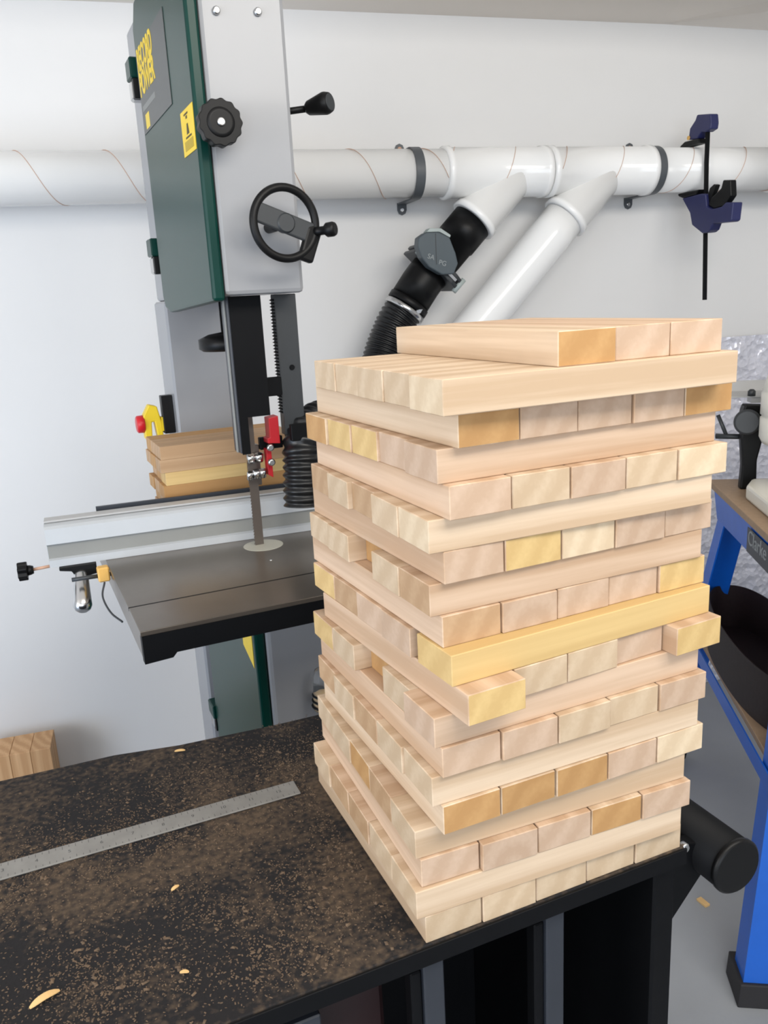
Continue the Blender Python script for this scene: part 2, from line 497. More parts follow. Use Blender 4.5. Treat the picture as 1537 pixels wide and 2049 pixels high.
def chip(name, u, v, l, wd, a, label, matl='chip', z=TZ, curl=.0006):
    c = BM(); n = 8; lo = []; hi = []
    for i in range(n + 1):
        t = i / n - .5
        ww = wd * (1 - (2 * abs(t)) ** 3 * .7) / 2
        x = t * l; zz = curl * (1 - (2 * t) ** 2) + .0003
        lo.append([c.verts.new((x, -ww, zz)), c.verts.new((x, ww, zz))]); hi.append([c.verts.new((x, -ww, zz + .0006)), c.verts.new((x, ww, zz + .0006))])
    for i in range(n):
        c.faces.new((hi[i][0], hi[i + 1][0], hi[i + 1][1], hi[i][1])); c.faces.new((lo[i][0], lo[i][1], lo[i + 1][1], lo[i + 1][0]))
        c.faces.new((lo[i][0], lo[i + 1][0], hi[i + 1][0], hi[i][0])); c.faces.new((lo[i][1], hi[i][1], hi[i + 1][1], lo[i + 1][1]))
    c.faces.new((lo[0][0], hi[0][0], hi[0][1], lo[0][1])); c.faces.new((lo[n][0], lo[n][1], hi[n][1], hi[n][0]))
    o = finish(name, c, M[matl]); o.location = cabp(u, v, z) if z == TZ else V3((u, v, z)); o.rotation_euler = (0, 0, a)
    o['label'] = label; o['category'] = 'wood chip'
    return o


chip('wood_shaving', -.2337, .0655, .019, .0055, CR + .35, 'curled yellow wood shaving lying near the front edge of the dusty top', curl=.002)
chip('wood_shaving', -.1017, .327, .010, .0035, CR - .3, 'small yellow shaving near the back edge of the dusty top')
chip('wood_shaving', -.141, .131, .007, .003, CR + .5, 'tiny pale shaving on the dusty top in front of the steel rule')
chip('wood_shaving', -.150, .047, .006, .0025, CR - .4, 'tiny pale shaving on the dusty top, right of the curled yellow shaving')
o = solo('wood_offcut', box(BM(), -.006, .006, -.012, .012, 0.0001, .005, .0005), M['chip'], 'small tan wood offcut lying on the grey floor beside the blue workbench', 'offcut')
o.location = (.945, 1.1835, 0.0001); o.rotation_euler = (0, 0, .15)

# steel rule
rl = thing('steel_rule', 'long dull steel rule lying across the dusty black cabinet top', 'ruler', cabp(-.17, .2122, TZ), CR)
rb = BM(); box(rb, -.15, .150, -.0105, .0105, .0005, .0017, .0002); part('rule_blade', rb, M['rule'], rl)
rmk = BM()
for i in range(60):
    x = -.145 + i * .005; hh = .0042 if i % 2 == 0 else .0026
    box(rmk, x, x + .00035, .0092 - hh, .0092, .00171, .00176)
    box(rmk, x, x + .00035, -.0092, -.0092 + hh * .8, .00171, .00176)
part('rule_markings', rmk, M['rule_mark'], rl, label='fine dark graduations along both edges')
for i, d in enumerate('1 2 3 4 5 6 7 8 9 10 11 12'.split()):
    if i < 12:
        text('number', d, .0052, M['rule_mark'], rl, axes((-.139 + i * .0245, -.0022, .00171), (1, 0, 0), (0, 1, 0)), .00003)

# ------------------------------------------------------------------ the block tower
BL, BW, BH = .2155, .0422, .0206
LAY = {2: (.1578, .4267, .1384), 3: (.167, .4368, .1735), 4: (.1562, .441, .1586), 5: (.16, .4346, .1563), 6: (.148, .4404, .1266), 7: (.1578, .441, .1643),
       8: (.149, .4447, .1446), 9: (.1559, .4431, .1713), 10: (.1548, .439, .1793), 11: (.1588, .4306, .1943), 12: (.1458, .4347, .1557), 13: (.1494, .4326, .1465),
       14: (.1423, .436, .1262), 15: (.1489, .434, .1436), 16: (.1328, .4439, .0893), 17: (.1354, .4386, .0936), 18: (.1293, .4384, .1019), 19: (.1352, .4391, .1279)}
# wood tone per block counted from the near corner
TONE = {2: 'CPPPP', 3: 'OKKKO', 4: 'KKYYO', 5: 'KPKPC', 6: 'CPTPT', 7: 'KYCKK', 8: 'TPOPP', 9: 'TKKKY', 10: 'yKKTY', 11: 'YPPKY', 12: 'KPOPY',
        13: 'KKPPK', 14: 'PPTPT', 15: 'OOOKC', 16: 'PTOPP', 17: 'KKKOK', 18: 'PPTTP', 19: 'PPPPP'}
# how far a block's visible end is pulled out (+) or pushed in (-), metres
PULL = {(8, 2): -.013, (12, 2): -.014, (12, 1): -.004, (11, 0): .012, (11, 4): .010, (11, 3): -.004, (13, 2): .002, (17, 0): -.003, (18, 4): .002, (14, 3): .003, (6, 2): -.003, (4, 4): .003, (4, 1): -.002, (2, 0): .002}
ORD = ['', 'first', 'second', 'third', 'fourth', 'fifth', 'sixth', 'seventh', 'eighth', 'ninth', 'tenth', 'eleventh', 'twelfth', 'thirteenth', 'fourteenth', 'fifteenth', 'sixteenth', 'seventeenth', 'eighteenth', 'bottom']
bmesh_block = {}


SIDE = {'P': 'sP', 'K': 'sK', 'O': 'sP', 'Y': 'sK', 'T': 'sK', 'C': 'sP'}


def block_mesh(tone):
    if tone not in bmesh_block:
        b_ = box(BM(), -BL / 2, BL / 2, -BW / 2, BW / 2, 0.0, BH - .00012, .0005, 1)
        me = bpy.data.meshes.new('wooden_block'); b_.to_mesh(me); b_.free()
        if tone.islower():
            me.materials.append(M['w' + tone.upper()]); bmesh_block[tone] = me; return me
        me.materials.append(M[SIDE[tone]]); me.materials.append(M['w' + tone])
        for f in me.polygons:
            if abs(f.normal.x) > .9: f.material_index = 1
        bmesh_block[tone] = me
    return bmesh_block[tone]


def block(tone, loc, rz, label, group):
    o = bpy.data.objects.new('wooden_block', block_mesh(tone)); COL.objects.link(o)
    o.location = loc; o.rotation_euler = (0, 0, rz)
    o['label'] = label; o['category'] = 'wooden block'; o['group'] = group
    return o


rb_ = random.Random(11)
GRP = 'wooden blocks stacked in the crossed layers of the tower'
for k in range(19, 1, -1):
    x, y, t = LAY[k]
    z = TZ + (19 - k) * BH
    c = V3((x, y, z)); u = V3((math.cos(t), math.sin(t), 0)); v = V3((-math.sin(t), math.cos(t), 0))
    for j in range(5):
        tone = TONE[k][j]
        pull = PULL.get((k, j), 0) + rb_.uniform(-.0009, .0009)
        dr = rb_.uniform(-.0012, .0012)
        step = .0425
        if k % 2 == 0:
            p = c + u * (BL / 2 - pull) + v * ((j + .5) * step); rz = t; face = 'left'
            if (k, j) == (10, 0): p += -v * .007; rz += .012
        else:
            p = c + v * (BL / 2 - pull) + u * ((j + .5) * .0432); rz = t + PI / 2; face = 'right'
        row = 'bottom tower layer' if k == 19 else ORD[k] + ' tower layer down'
        pos = ['end block at the near corner', 'second end from near corner', 'third end from near corner', 'fourth end from near corner', 'farthest end from near corner'][j]
        block(tone, p, rz + dr, '%s wooden block, %s face, %s, %s' % (TONES[tone.upper()][1], face, pos, row), GRP)
# three blocks started on top
x, y, t = LAY[2]; u = V3((math.cos(t), math.sin(t), 0)); v = V3((-math.sin(t), math.cos(t), 0)); c = V3((x, y, TZ + 18 * BH))
G2 = 'loose blocks begun as a new layer on top of the tower'
for (a, tone, dv, dr, lb) in ((.0745, 'O', .004, .012, 'orange-ended wooden block, leftmost of three lying on top of the tower'),
                              (.1195, 'K', .0065, 0.0, 'pinkish wooden block, middle one of three lying on top of the tower'),
                              (.1625, 'K', .0065, 0.0, 'pinkish wooden block, rightmost of three lying on top of the tower')):
    block(tone, c + u * (a + BW / 2) + v * (dv + BL / 2), t + PI / 2 + dr, lb, G2)

# ------------------------------------------------------------------ band saw
SR = math.radians(8.5)
SO = V3((.1153, 1.12, 0.0))
saw = thing('band_saw', 'tall grey and green band saw with a black handwheel standing by the wall', 'band saw', SO, SR)
ST = Matrix.Translation(SO) @ Matrix.Rotation(SR, 4, 'Z')


def sp(u, v, z):
    return ST @ V3((u, v, z))


hs = BM(); box(hs, 0, .1096, .004, .50, 1.2105, 1.652, .006, 2); part('upper_housing', hs, M['grey_enamel'], saw)
spn = BM(); box(spn, -.006, .1096, .40, .50, .30, 1.2104, .004); part('column', spn, M['grey_enamel'], saw)
lh = BM(); box(lh, .010, .1196, -.006, .3995, .30, .800, .006, 2); part('lower_housing', lh, M['grey_enamel'], saw)
stb = BM(); box(stb, -.03, .15, -.02, .54, 0.02, .2995, .004); part('stand', stb, M['grey_enamel'], saw)
for (a, b_) in ((-.02, 0), (.11, 0), (-.02, .48), (.11, .48)):
    cf_ = BM(); cyl(cf_, (a + .015, b_ + .02, 0), (a + .015, b_ + .02, .0199), .015); part('foot', cf_, M['foot'], saw)


def door(z0, z1, du, name, v1=.345):
    d = BM()
    pts = [(.0, z0), (v1 - .045, z0 - .0125), (v1 - .012, z0 - .006), (v1, z0 + .012), (v1, z1 - .03), (v1 - .03, z1), (.0, z1)]
    prism(d, pts, (du - .017, 0, 0), (0, 1, 0), (0, 0, 1), (1, 0, 0), .0165, .004)
    return part(name, d, M['green'], saw)


ud = door(1.2045, 1.643, 0.0, 'upper_door'); ld = door(.335, .790, .010, 'lower_door')
gs = BM(); box(gs, -.0005, .0, .003, .34, 1.206, 1.640); part('door_seal', gs, M['black'], ud)
gs = BM(); box(gs, .0095, .0100, .003, .34, .34, .786); part('door_seal', gs, M['black'], ld)


def latch(v0, z0, z1, du, parent):
    l = BM(); zm = z0 + (z1 - z0) * .5
    box(l, du - .022, du, v0, v0 + .040, zm, z1, .002)
    h = part('latch', l, M['green'], parent, label='green and silver door latch')
    l = BM(); box(l, du - .020, du, v0 + .014, v0 + .038, z0, zm - .0004, .003); part('latch_tongue', l, M['steel'], h)
    l = BM(); box(l, du - .019, du, v0 + .001, v0 + .0135, z0, zm - .0004, .001); part('latch_catch', l, M['black'], h)


latch(.378, 1.525, 1.585, .0, saw); latch(.375, 1.255, 1.312, .0, saw); latch(.345, .418, .470, .010, saw)

# maker's plaque and warning labels on the doors
pq = BM(); box(pq, -.0180, -.0171, .118, .335, 1.462, 1.578, .0002); plq = part('plaque', pq, M['plaque'], ud, label='grey plaque with yellow lettering')
TX, TY = (0, -1, 0), (0, 0, 1)
text('lettering', 'RECORD', .044, M['yellow'], plq, axes((-.0181, .330, 1.5395), (0, -.70, 0), TY), bold=.0014)
text('lettering', 'POWER', .044, M['yellow'], plq, axes((-.0181, .330, 1.5065), (0, -.80, 0), TY), bold=.0014)
st2 = BM(); box(st2, -.01815, -.0180, .222, .325, 1.4925, 1.5005); part('strap_line', st2, M['alu_dk'], plq)
st2 = BM(); box(st2, -.01815, -.0180, .282, .312, 1.466, 1.4865); part('model_mark', st2, M['yplastic'], plq)


def warning(v0, v1, z0, z1, u, parent):
    y = BM(); box(y, u - .0006, u, v0, v1, z0, z1); lb = part('warning_label', y, M['yellow'], parent, label='yellow warning label')
    k = BM(); H = z1 - z0; Wd = v1 - v0; vc = (v0 + v1) / 2
    box(k, u - .0009, u - .0006, vc - .10 * Wd, vc + .22 * Wd, z1 - .13 * H, z1 - .09 * H)
    box(k, u - .0009, u - .0006, vc - .03 * Wd, vc + .08 * Wd, z1 - .22 * H, z1 - .155 * H)
    prism(k, [(vc - .10 * Wd, z1 - .56 * H), (vc + .10 * Wd, z1 - .56 * H), (vc + .05 * Wd, z1 - .33 * H), (vc - .04 * Wd, z1 - .33 * H)], (u - .0009, 0, 0), (0, 1, 0), (0, 0, 1), (1, 0, 0), .0003)
    box(k, u - .0009, u - .0006, vc - .26 * Wd, vc + .20 * Wd, z1 - .645 * H, z1 - .605 * H)
    part('warning_print', k, M['ink'], lb)
    k = BM(); box(k, u - .0009, u - .0006, vc - .36 * Wd, vc + .33 * Wd, z1 - .90 * H, z1 - .69 * H); part('small_print', k, M['inkgrey'], lb)


warning(.006, .076, 1.388, 1.441, -.0171, ud)
yl = BM()
prism(yl, [(.012, .684), (.066, .702), (.066, .748), (.012, .745)], (-.0076, 0, 0), (0, 1, 0), (0, 0, 1), (1, 0, 0), .0005)
part('warning_label', yl, M['yellow'], ld, label='yellow warning label')

# controls on the near face
kb = BM(); n = 96; prof = []
for i in range(n):
    a = 2 * PI * i / n; prof.append(((.0262 + .0010 * math.cos(13 * a)) * math.cos(a), (.0262 + .0010 * math.cos(13 * a)) * math.sin(a)))
prism(kb, prof, (.0045, -.022, 1.4106), (1, 0, 0), (0, 0, 1), (0, -1, 0), .016, .001)
cyl(kb, (.0045, -.022, 1.4106), (.0045, -.0175, 1.4106), .019)
kn = part('tension_knob', kb, M['black'], saw)
kb = BM(); lathe(kb, (.0045, -.0382, 1.4106), (0, -1, 0), [(0, .017), (.001, .0165), (.0015, .013)], 40); part('knob_face', kb, M['black'], kn)
kb = BM(); lathe(kb, (.0045, -.0398, 1.4106), (0, -1, 0), [(0, .0050), (.0015, .0050), (.0022, .0036)], 20); part('knob_bolt', kb, M['steel'], kn)
kb = BM(); cyl(kb, (.0045, -.0175, 1.4106), (.0045, .0035, 1.4106), .007); part('knob_spindle', kb, M['black'], kn)
for (a, z) in ((.0222, 1.5425), (.0743, 1.5452)):
    k = BM(); lathe(k, (a, .0038, z), (0, -1, 0), [(0, .0050), (.003, .0048), (.005, .003)], 16); part('bolt', k, M['steel'], saw)
# tapered tracking lever behind the right edge
lv = BM(); cyl(lv, (.1097, .11, 1.452), (.158, .075, 1.454), .0045); lever = part('quick_release_lever', lv, M['black'], saw)
lv = BM(); lathe(lv, (.157, .076, 1.454), (.026, -.036, .0035), [(0, .0065), (.004, .0095), (.030, .0145), (.033, .0142), (.038, .0125), (.0385, .0120)], 28); part('lever_grip', lv, M['black'], lever)
lv = BM(); lathe(lv, V3((.157, .076, 1.454)) + V3((.026, -.036, .0035)).normalized() * .0386, (.026, -.036, .0035), [(0, .0110), (.0006, .0105)], 28); part('grip_end', lv, M['dkgrey'], lever)
# handwheel
hc = V3((.0722, -.046, 1.2945)); hax = V3((.12, -1, .02)).normalized()
hw = BM(); torus(hw, hc, hax, .0425, .0052, 56, 14); rim = part('handwheel', hw, M['black'], saw)
hx = V3((.93, .11, -.33)); hx = (hx - hax * hx.dot(hax)).normalized(); hz = hax.cross(hx).normalized()
if hz.z < 0: hz = -hz
sk = BM(); prism(sk, [(-.043, -.011), (.043, -.0125), (.043, .0125), (-.043, .013)], hc - hax * .004, hx, hz, hax, .007, .002); part('spoke', sk, M['dkgrey'], rim)
sk = BM(); lathe(sk, hc - hax * .005, hax, [(0, .012), (.009, .012), (.0095, .0105), (.010, .0105)], 32); part('hub', sk, M['dkgrey'], rim)
sk = BM(); cyl(sk, hc - hax * .003, hc - hax * .0505, .007); part('wheel_spindle', sk, M['black'], rim)
sk = BM(); prism(sk, [(.028, -.036), (.048, -.036), (.051, .004), (.040, .012), (.030, .006)], hc - hax * .007, hx, hz, hax, .011, .003); part('crank_lug', sk, M['black'], rim)
kp = hc + hx * .043 + hz * .004
sk = BM(); kd = (hax + V3((.75, 0, .05))).normalized(); lathe(sk, kp + hax * .002, kd, [(0, .0065), (.004, .0055), (.012, .0055), (.016, .0090), (.024, .0092), (.027, .0080), (.028, .0060)], 24); part('crank_handle', sk, M['black'], rim)

# blade, guard, guide post
gd = BM(); box(gd, .0125, .0145, .046, .082, .995, 1.2100, .0004); gl = part('blade_guard', gd, M['slate'], saw)
gd = BM(); box(gd, .0105, .0124, .058, .066, .995, 1.2100, .0004); part('guard_rib', gd, M['alu_dk'], gl)
gd = BM(); prism(gd, [(.0146, .993), (.0265, .993), (.0265, 1.045), (.0595, 1.045), (.0595, 1.2100), (.0146, 1.2100)], (0, .046, 0), (1, 0, 0), (0, 0, 1), (0, 1, 0), .002); part('guard_plate', gd, M['black_paint'], gl)
pz = BM(); box(pz, .083, .1145, .058, .076, 1.012, 1.2100, .001); po = part('guide_post', pz, M['dkgrey'], saw)
tz_ = BM()
for i in range(36):
    z = 1.045 + i * .0045
    prism(tz_, [(.0798, z), (.0829, z - .0016), (.0829, z + .0016)], (0, .060, 0), (1, 0, 0), (0, 0, 1), (0, 1, 0), .014)
part('toothed_rack', tz_, M['black_paint'], po)
k = BM(); box(k, .060, .0828, .056, .066, 1.070, 1.0965, .001); part('post_bracket', k, M['black_paint'], po)
k = BM(); lathe(k, (.101, .0578, 1.108), (0, -1, 0), [(0, .004), (.002, .0035)], 14); part('post_screw', k, M['black_paint'], po)
k = BM(); lathe(k, (.050, .205, 1.131), (0, 0, 1), [(0, .040), (.004, .046), (.018, .046), (.025, .030), (.028, .010), (.0792, .010)], 40); part('rise_knob', k, M['black'], saw)
bl_ = BM(); box(bl_, .0275, .0405, .0731, .0739, .8405, 1.2100)
for i in range(74):
    z = .852 + i * .0047
    prism(bl_, [(.0262, z), (.02745, z), (.02745, z + .0040)], (0, .0731, 0), (1, 0, 0), (0, 0, 1), (0, 1, 0), .0008)
part('saw_blade', bl_, M['blade'], saw)
gb = BM(); box(gb, .030, .047, .0755, .090, .940, 1.000, .001); gass = part('blade_guide', gb, M['blade'], saw, label='silver bearing guides in a red bracket')
for (a, v_, z, r_) in ((.031, .066, .983, .0062), (.043, .066, .983, .0062), (.026, .062, .9585, .0045), (.036, .060, .9605, .0058), (.0445, .060, .9605, .0056)):
    k = BM(); lathe(k, (a, v_, z), (0, -.35, 1), [(-.0060, r_ * .7), (-.0055, r_), (.0055, r_), (.0060, r_ * .7)], 20); part('guide_bearing', k, M['steel'], gass)
k = BM(); prism(k, [(.054, 1.004), (.0725, 1.002), (.0725, 1.042), (.058, 1.040), (.058, 1.012), (.054, 1.011)], (0, .052, 0), (1, 0, 0), (0, 0, 1), (0, 1, 0), .022, .0008); part('red_bracket', k, M['red'], gass)
k = BM(); prism(k, [(.0525, .957), (.0600, .952), (.0600, .995), (.0525, .995)], (0, .058, 0), (1, 0, 0), (0, 0, 1), (0, 1, 0), .014, .0008); part('red_bracket', k, M['red'], gass)
k = BM(); box(k, .0480, .0825, .072, .082, .992, 1.010, .001); part('guide_arm', k, M['black_paint'], gass)
for z in (.998, .9765):
    k = BM(); lathe(k, (.0565, .0525, z), (0, -1, 0), [(0, .0052), (.004, .0052), (.0055, .0035)], 18); part('guide_screw', k, M['steel'], gass)

# table
TT = .850
tb = BM()
prism(tb, [(-.181, -.183), (.225, -.183), (.225, .385), (-.181, .385)], (0, 0, TT - .006), (1, 0, 0), (0, 1, 0), (0, 0, 1), .006, .0008)
tab = part('saw_table', tb, M['iron'], saw)
sk = BM()
prism(sk, [(-.180, TT - .0400), (-.148, TT - .0385), (-.143, TT - .0330), (.19, TT - .0330), (.224, TT - .0385), (.224, TT - .0062), (-.180, TT - .0062)], (0, -.1825, 0), (1, 0, 0), (0, 0, 1), (0, 1, 0), .014)
part('table_skirt', sk, M['black_paint'], tab)
sk = BM(); box(sk, -.180, -.168, -.168, .380, TT - .036, TT - .0062); part('table_skirt', sk, M['iron'], tab)
sk = BM(); box(sk, -.15, .21, -.15, .37, TT - .020, TT - .0062); box(sk, .02, .11, .02, .20, .8005, TT - .020); part('table_rib', sk, M['black_paint'], tab)
gr = BM(); box(gr, -.1812, .225, -.0965, -.0935, TT - .0040, TT + .00012); part('slot_groove', gr, M['black_paint'], tab)
ins = BM(); lathe(ins, (.038, .068, TT - .001), (0, 0, 1), [(0, .0295), (.0012, .0295), (.0014, .029)], 48); part('table_insert', ins, M['insert'], tab)
k = BM(); lathe(k, (.0255, -.010, TT - .0005), (0, 0, 1), [(0, .0022), (.0012, .0018)], 12); part('table_pin', k, M['steel'], tab)
k = BM(); box(k, -.1975, -.1815, .088, .104, TT - .020, TT + .001, .002); part('scale_pointer', k, M['orangebit'], tab)
k = BM(); tube(k, spline([(-.190, .090, TT - .0205), (-.196, .080, TT - .038), (-.190, .060, TT - .056), (-.178, .040, TT - .066)], 8), .0014, 8); part('wire_loop', k, M['dkgrey'], tab)
k = BM(); cyl(k, (-.232, .100, .838), (-.1975, .097, .838), .0030); cyl(k, (-.1976, .097, .838), (-.1678, .097, .838), .003); part('fence_rail', k, M['dkgrey'], tab)

# switch on the column
k = BM(); box(k, -.026, -.0065, .425, .445, .980, 1.048, .001); sw = part('stop_switch', k, M['black'], saw)
k = BM(); prism(k, [(.0, .965), (.0, 1.006), (.012, 1.026), (.026, 1.022), (.032, .990), (.032, .965), (.022, .965), (.019, .995), (.014, .995), (.012, .965)], (-.060, .43, .008), (1, 0, 0), (0, 0, 1), (0, 1, 0), .022, .002); part('switch_flap', k, M['yplastic'], sw)
k = BM(); lathe(k, (-.058, .44, 1.000), (-1, 0, 0), [(0, .014), (.002, .016), (.012, .0155), (.014, .013)], 28); part('stop_button', k, M['redplastic'], sw)
k = BM(); box(k, -.0290, -.0262, .43, .45, .985, 1.010); part('switch_base', k, M['yplastic'], sw)

# ------------------------------------------------------------------ rip fence on the saw table
FD = math.radians(3.6)
FO = V3((-.1586, 1.2156, TT))
fen = thing('rip_fence', 'long aluminium rip fence lying across the band saw table', 'saw fence', FO, FD)
fx = BM()
prism(fx, [(0, .0003), (.052, .0003), (.052, .058), (.042, .062), (.010, .0615), (.004, .0595), (.0, .056), (-.001, .034), (.006, .031), (.006, .013), (.0, .0105)], (0, 0, 0), (0, 1, 0), (0, 0, 1), (1, 0, 0), .46)
part('fence_body', fx, M['alu'], fen)
fx = BM(); box(fx, .0005, .4595, .0045, .0059, .0125, .0325); part('fence_groove', fx, M['alu_dk'], fen)
fx = BM(); box(fx, .0, .46, .016, .040, .0622, .0650, .0005); part('fence_cap', fx, M['ltgrey'], fen)
fx = BM(); box(fx, .072, .46, .053, .058, .0560, .0685); part('fence_strip', fx, M['slate'], fen)
fx = BM(); prism(fx, [(.012, 0), (.062, 0), (.062, -.016), (.034, -.020), (.028, -.008), (.012, -.005)], (0, -.005, -.0002), (1, 0, 0), (0, 0, 1), (0, 1, 0), .03, .001)
cl = part('fence_clamp', fx, M['black'], fen)
fx = BM(); lathe(fx, (.040, .002, -.012), (-.004, -.040, -.052), [(0, .0085), (.005, .0100), (.045, .0125), (.052, .0130), (.058, .0105), (.061, .006)], 28); part('clamp_lever', fx, M['steel'], cl)
fx = BM(); cyl(fx, (-.022, .004, .0005), (.001, .004, .0020), .0022); kr = part('adjuster_rod', fx, M['copper'], fen)
fx = BM()
pr = [((.0125 + .0013 * math.cos(7 * 2 * PI * i / 56)) * math.cos(2 * PI * i / 56), (.0125 + .0013 * math.cos(7 * 2 * PI * i / 56)) * math.sin(2 * PI * i / 56)) for i in range(56)]
prism(fx, pr, (-.030, .004, .0003), (0, 1, 0), (0, 0, 1), (-1, 0, 0), .0125, .001); lathe(fx, (-.022, .004, .0003), (-1, 0, 0), [(0, .0055), (.004, .0070), (.0085, .0075)], 24)
part('adjuster_knob', fx, M['black'], kr)

# blocks piled behind the fence
G3 = 'wooden blocks piled on the saw table behind the fence'
ROWN = ['top', 'second', 'third', 'fourth', 'fifth', 'sixth', 'lowest']
DEP = ['front block', 'middle block', 'rear block']
PT = ['tto', 'tot', 'yot', 'oto', 'tto', 'tot', 'oto']
rp = random.Random(5)
for i in range(7):
    sh = [.0, -.003, .005, -.001, .006, .004, .0, .002][i]
    for q in range(3):
        tn = PT[i][q]
        block(tn, sp(.032 + sh + rp.uniform(-.001, .001), .2155 + q * .0436, TT + (6 - i) * BH), SR,
              '%s wooden block, %s, %s layer of pile behind saw fence' % ({'y': 'yellowish', 'o': 'warm tan', 't': 'tan'}[tn], DEP[q], ROWN[i]), G3)

# ------------------------------------------------------------------ white ducting along the wall
PY, PZ, PR = 1.9, 1.4635, .0515
X1, X2 = .8855, 1.1217          # where the two branches meet the main run
S2 = 1 / math.sqrt(2)


def solo_w(name, bm, material, label, cat, group=None):
    return solo(name, bm, material, label, cat, group)


pb = BM(); cyl(pb, (-2.15, PY, PZ), (.722, PY, PZ), PR, n=56)
solo_w('duct_pipe', pb, M['pvc'], 'long white duct pipe running along the wall behind the band saw', 'duct pipe', 'straight white duct pipes')
pb = BM(); cyl(pb, (1.262, PY, PZ), (1.600, PY, PZ), PR, n=56)
solo_w('duct_pipe', pb, M['pvc'], 'white horizontal duct pipe gripped by the navy bar clamp', 'duct pipe', 'straight white duct pipes')
pb = BM(); cyl(pb, (1.6005, PY, PZ), (3.18, PY, PZ), PR, n=56); lathe(pb, (1.6005, PY, PZ), (1, 0, 0), [(0, PR), (.001, .0565), (.016, .0565), (.018, .0540), (.07, .0540), (.072, PR)], 56)
solo_w('duct_pipe', pb, M['pvc'], 'white duct pipe with a socket end, right of the bar clamp', 'duct pipe', 'straight white duct pipes')


def wye(x0, xa, xb, label):
    w_ = thing('wye_junction', label, 'duct junction', (x0, PY, PZ), 0, 'white duct wye junctions')
    b_ = BM()
    lathe(b_, (xa, PY, PZ), (1, 0, 0), [(0, .0530), (.001, .0575), (.014, .0575), (.016, .0545), (xb - xa - .017, .0545), (xb - xa - .015, .0575), (xb - xa - .001, .0575), (xb - xa, .0530)], 56)
    part('main_socket', b_, M['pvc'], w_, world=True)
    b_ = BM(); d = V3((-S2, 0, -S2))
    lathe(b_, V3((x0, PY, PZ)), d, [(.0, .0540), (.134, .0540), (.1355, .0580), (.150, .0580), (.151, .0540)], 56)
    part('branch_socket', b_, M['pvc'], w_, world=True)
    return w_


wye(X1, .708, .9645, 'white wye junction feeding the black blast gate and hose')
wye(X2, .9675, 1.243, 'white wye junction feeding the white slanting duct')
pb = BM(); d2 = V3((-S2 * .985, 0, -S2 * 1.015)).normalized()
c0 = V3((X2, PY, PZ)) + V3((-S2, 0, -S2)) * .1515
pth = [c0, c0 + d2 * .55] + [c0 + d2 * .55 + V3((-.05, 0, -.075)), c0 + d2 * .55 + V3((-.062, 0, -.15)), c0 + d2 * .55 + V3((-.062, 0, -.30))]
tube(pb, [pth[0] + (pth[1] - pth[0]) * i / 10 for i in range(10)] + spline(pth[1:], 8), .0505, 48)
solo_w('duct_pipe', pb, M['pvc'], 'white duct pipe slanting down from the wall behind the tower', 'duct pipe', 'straight white duct pipes')
jp = BM(); lathe(jp, (1.243, PY, PZ), (1, 0, 0), [(.0003, .0520), (.0185, .0520)], 48)
solo_w('pipe_coupler', jp, M['pvc'], 'short white coupler between the right wye and the clipped pipe', 'duct coupler')


def helix(name, x0, x1, pitch, hand, label, ph=0.0, r=.0530):
    h = BM(); n = int(abs(x1 - x0) / pitch * 40)
    tube(h, [(x0 + (x1 - x0) * i / n, PY + r * math.cos(hand * 2 * PI * (x0 + (x1 - x0) * i / n) / pitch + ph), PZ + r * math.sin(hand * 2 * PI * (x0 + (x1 - x0) * i / n) / pitch + ph)) for i in range(n + 1)], .0006, 6)
    solo_w(name, h, M['copper'], label, 'wire', 'thin earthing wires wound round the duct')


helix('earthing_wire', -1.2, .706, .170, 1, 'thin copper wire spiralling round the left duct pipe', 2.5, r=.0521)
helix('earthing_wire', .724, .949, .150, -1, 'thin copper wire wound round the left wye junction', 1.2, r=.0551)
helix('earthing_wire', .984, 1.226, .150, -1, 'thin copper wire wound round the right wye junction', .4, r=.0551)
helix('earthing_wire', 1.264, 1.598, .150, -1, 'thin copper wire wound round the duct beside the bar clamp', 2.2, r=.0521)


def clip(x, label):
    c_ = thing('pipe_clip', label, 'pipe clip', (x, YF, PZ), 0, 'dark grey pipe clips on the wall')
    b_ = BM(); n = 40; ring = []
    for i in range(n + 1):
        a = -PI * .5 - PI * i / n            # front half of the band
        for_r = []
        for (dx, r) in ((-.0105, PR + .0008), (-.0105, PR + .0040), (.0105, PR + .0040), (.0105, PR + .0008)):
            for_r.append(b_.verts.new((x + dx, PY + r * math.cos(a), PZ + r * math.sin(a))))
        ring.append(for_r)
    for p_, q_ in zip(ring, ring[1:]):
        for j in range(4):
            b_.faces.new((p_[j], p_[(j + 1) % 4], q_[(j + 1) % 4], q_[j]))
    b_.faces.new(ring[0]); b_.faces.new(ring[-1][::-1])
    for s in (1, -1):
        z1 = PZ + s * (PR + .0024)
        box(b_, x - .0105, x + .0105, PY, YF - .0035, z1 - .0016, z1 + .0016)
        prism(b_, [(-.0115, -.002), (.0115, -.002), (.0115, .014), (.008, .022), (0, .0255), (-.008, .022), (-.0115, .014)], (x, YF - .0005, z1), (1, 0, 0), (0, 0, s), (0, -1, 0), .0035)
    part('band', b_, M['clip'], c_, world=True)
    for s in (1, -1):
        z1 = PZ + s * (PR + .0024 + .0135)
        k = BM(); lathe(k, (x, YF - .0040, z1), (0, -1, 0), [(0, .0052), (.0012, .0050), (.0022, .0036)], 18)
        part('screw', k, M['copper'] if s > 0 else M['steel'], c_, world=True)


clip(.640, 'dark grey pipe clip holding the duct just right of the band saw')
clip(1.2515, 'dark grey pipe clip holding the duct left of the bar clamp')

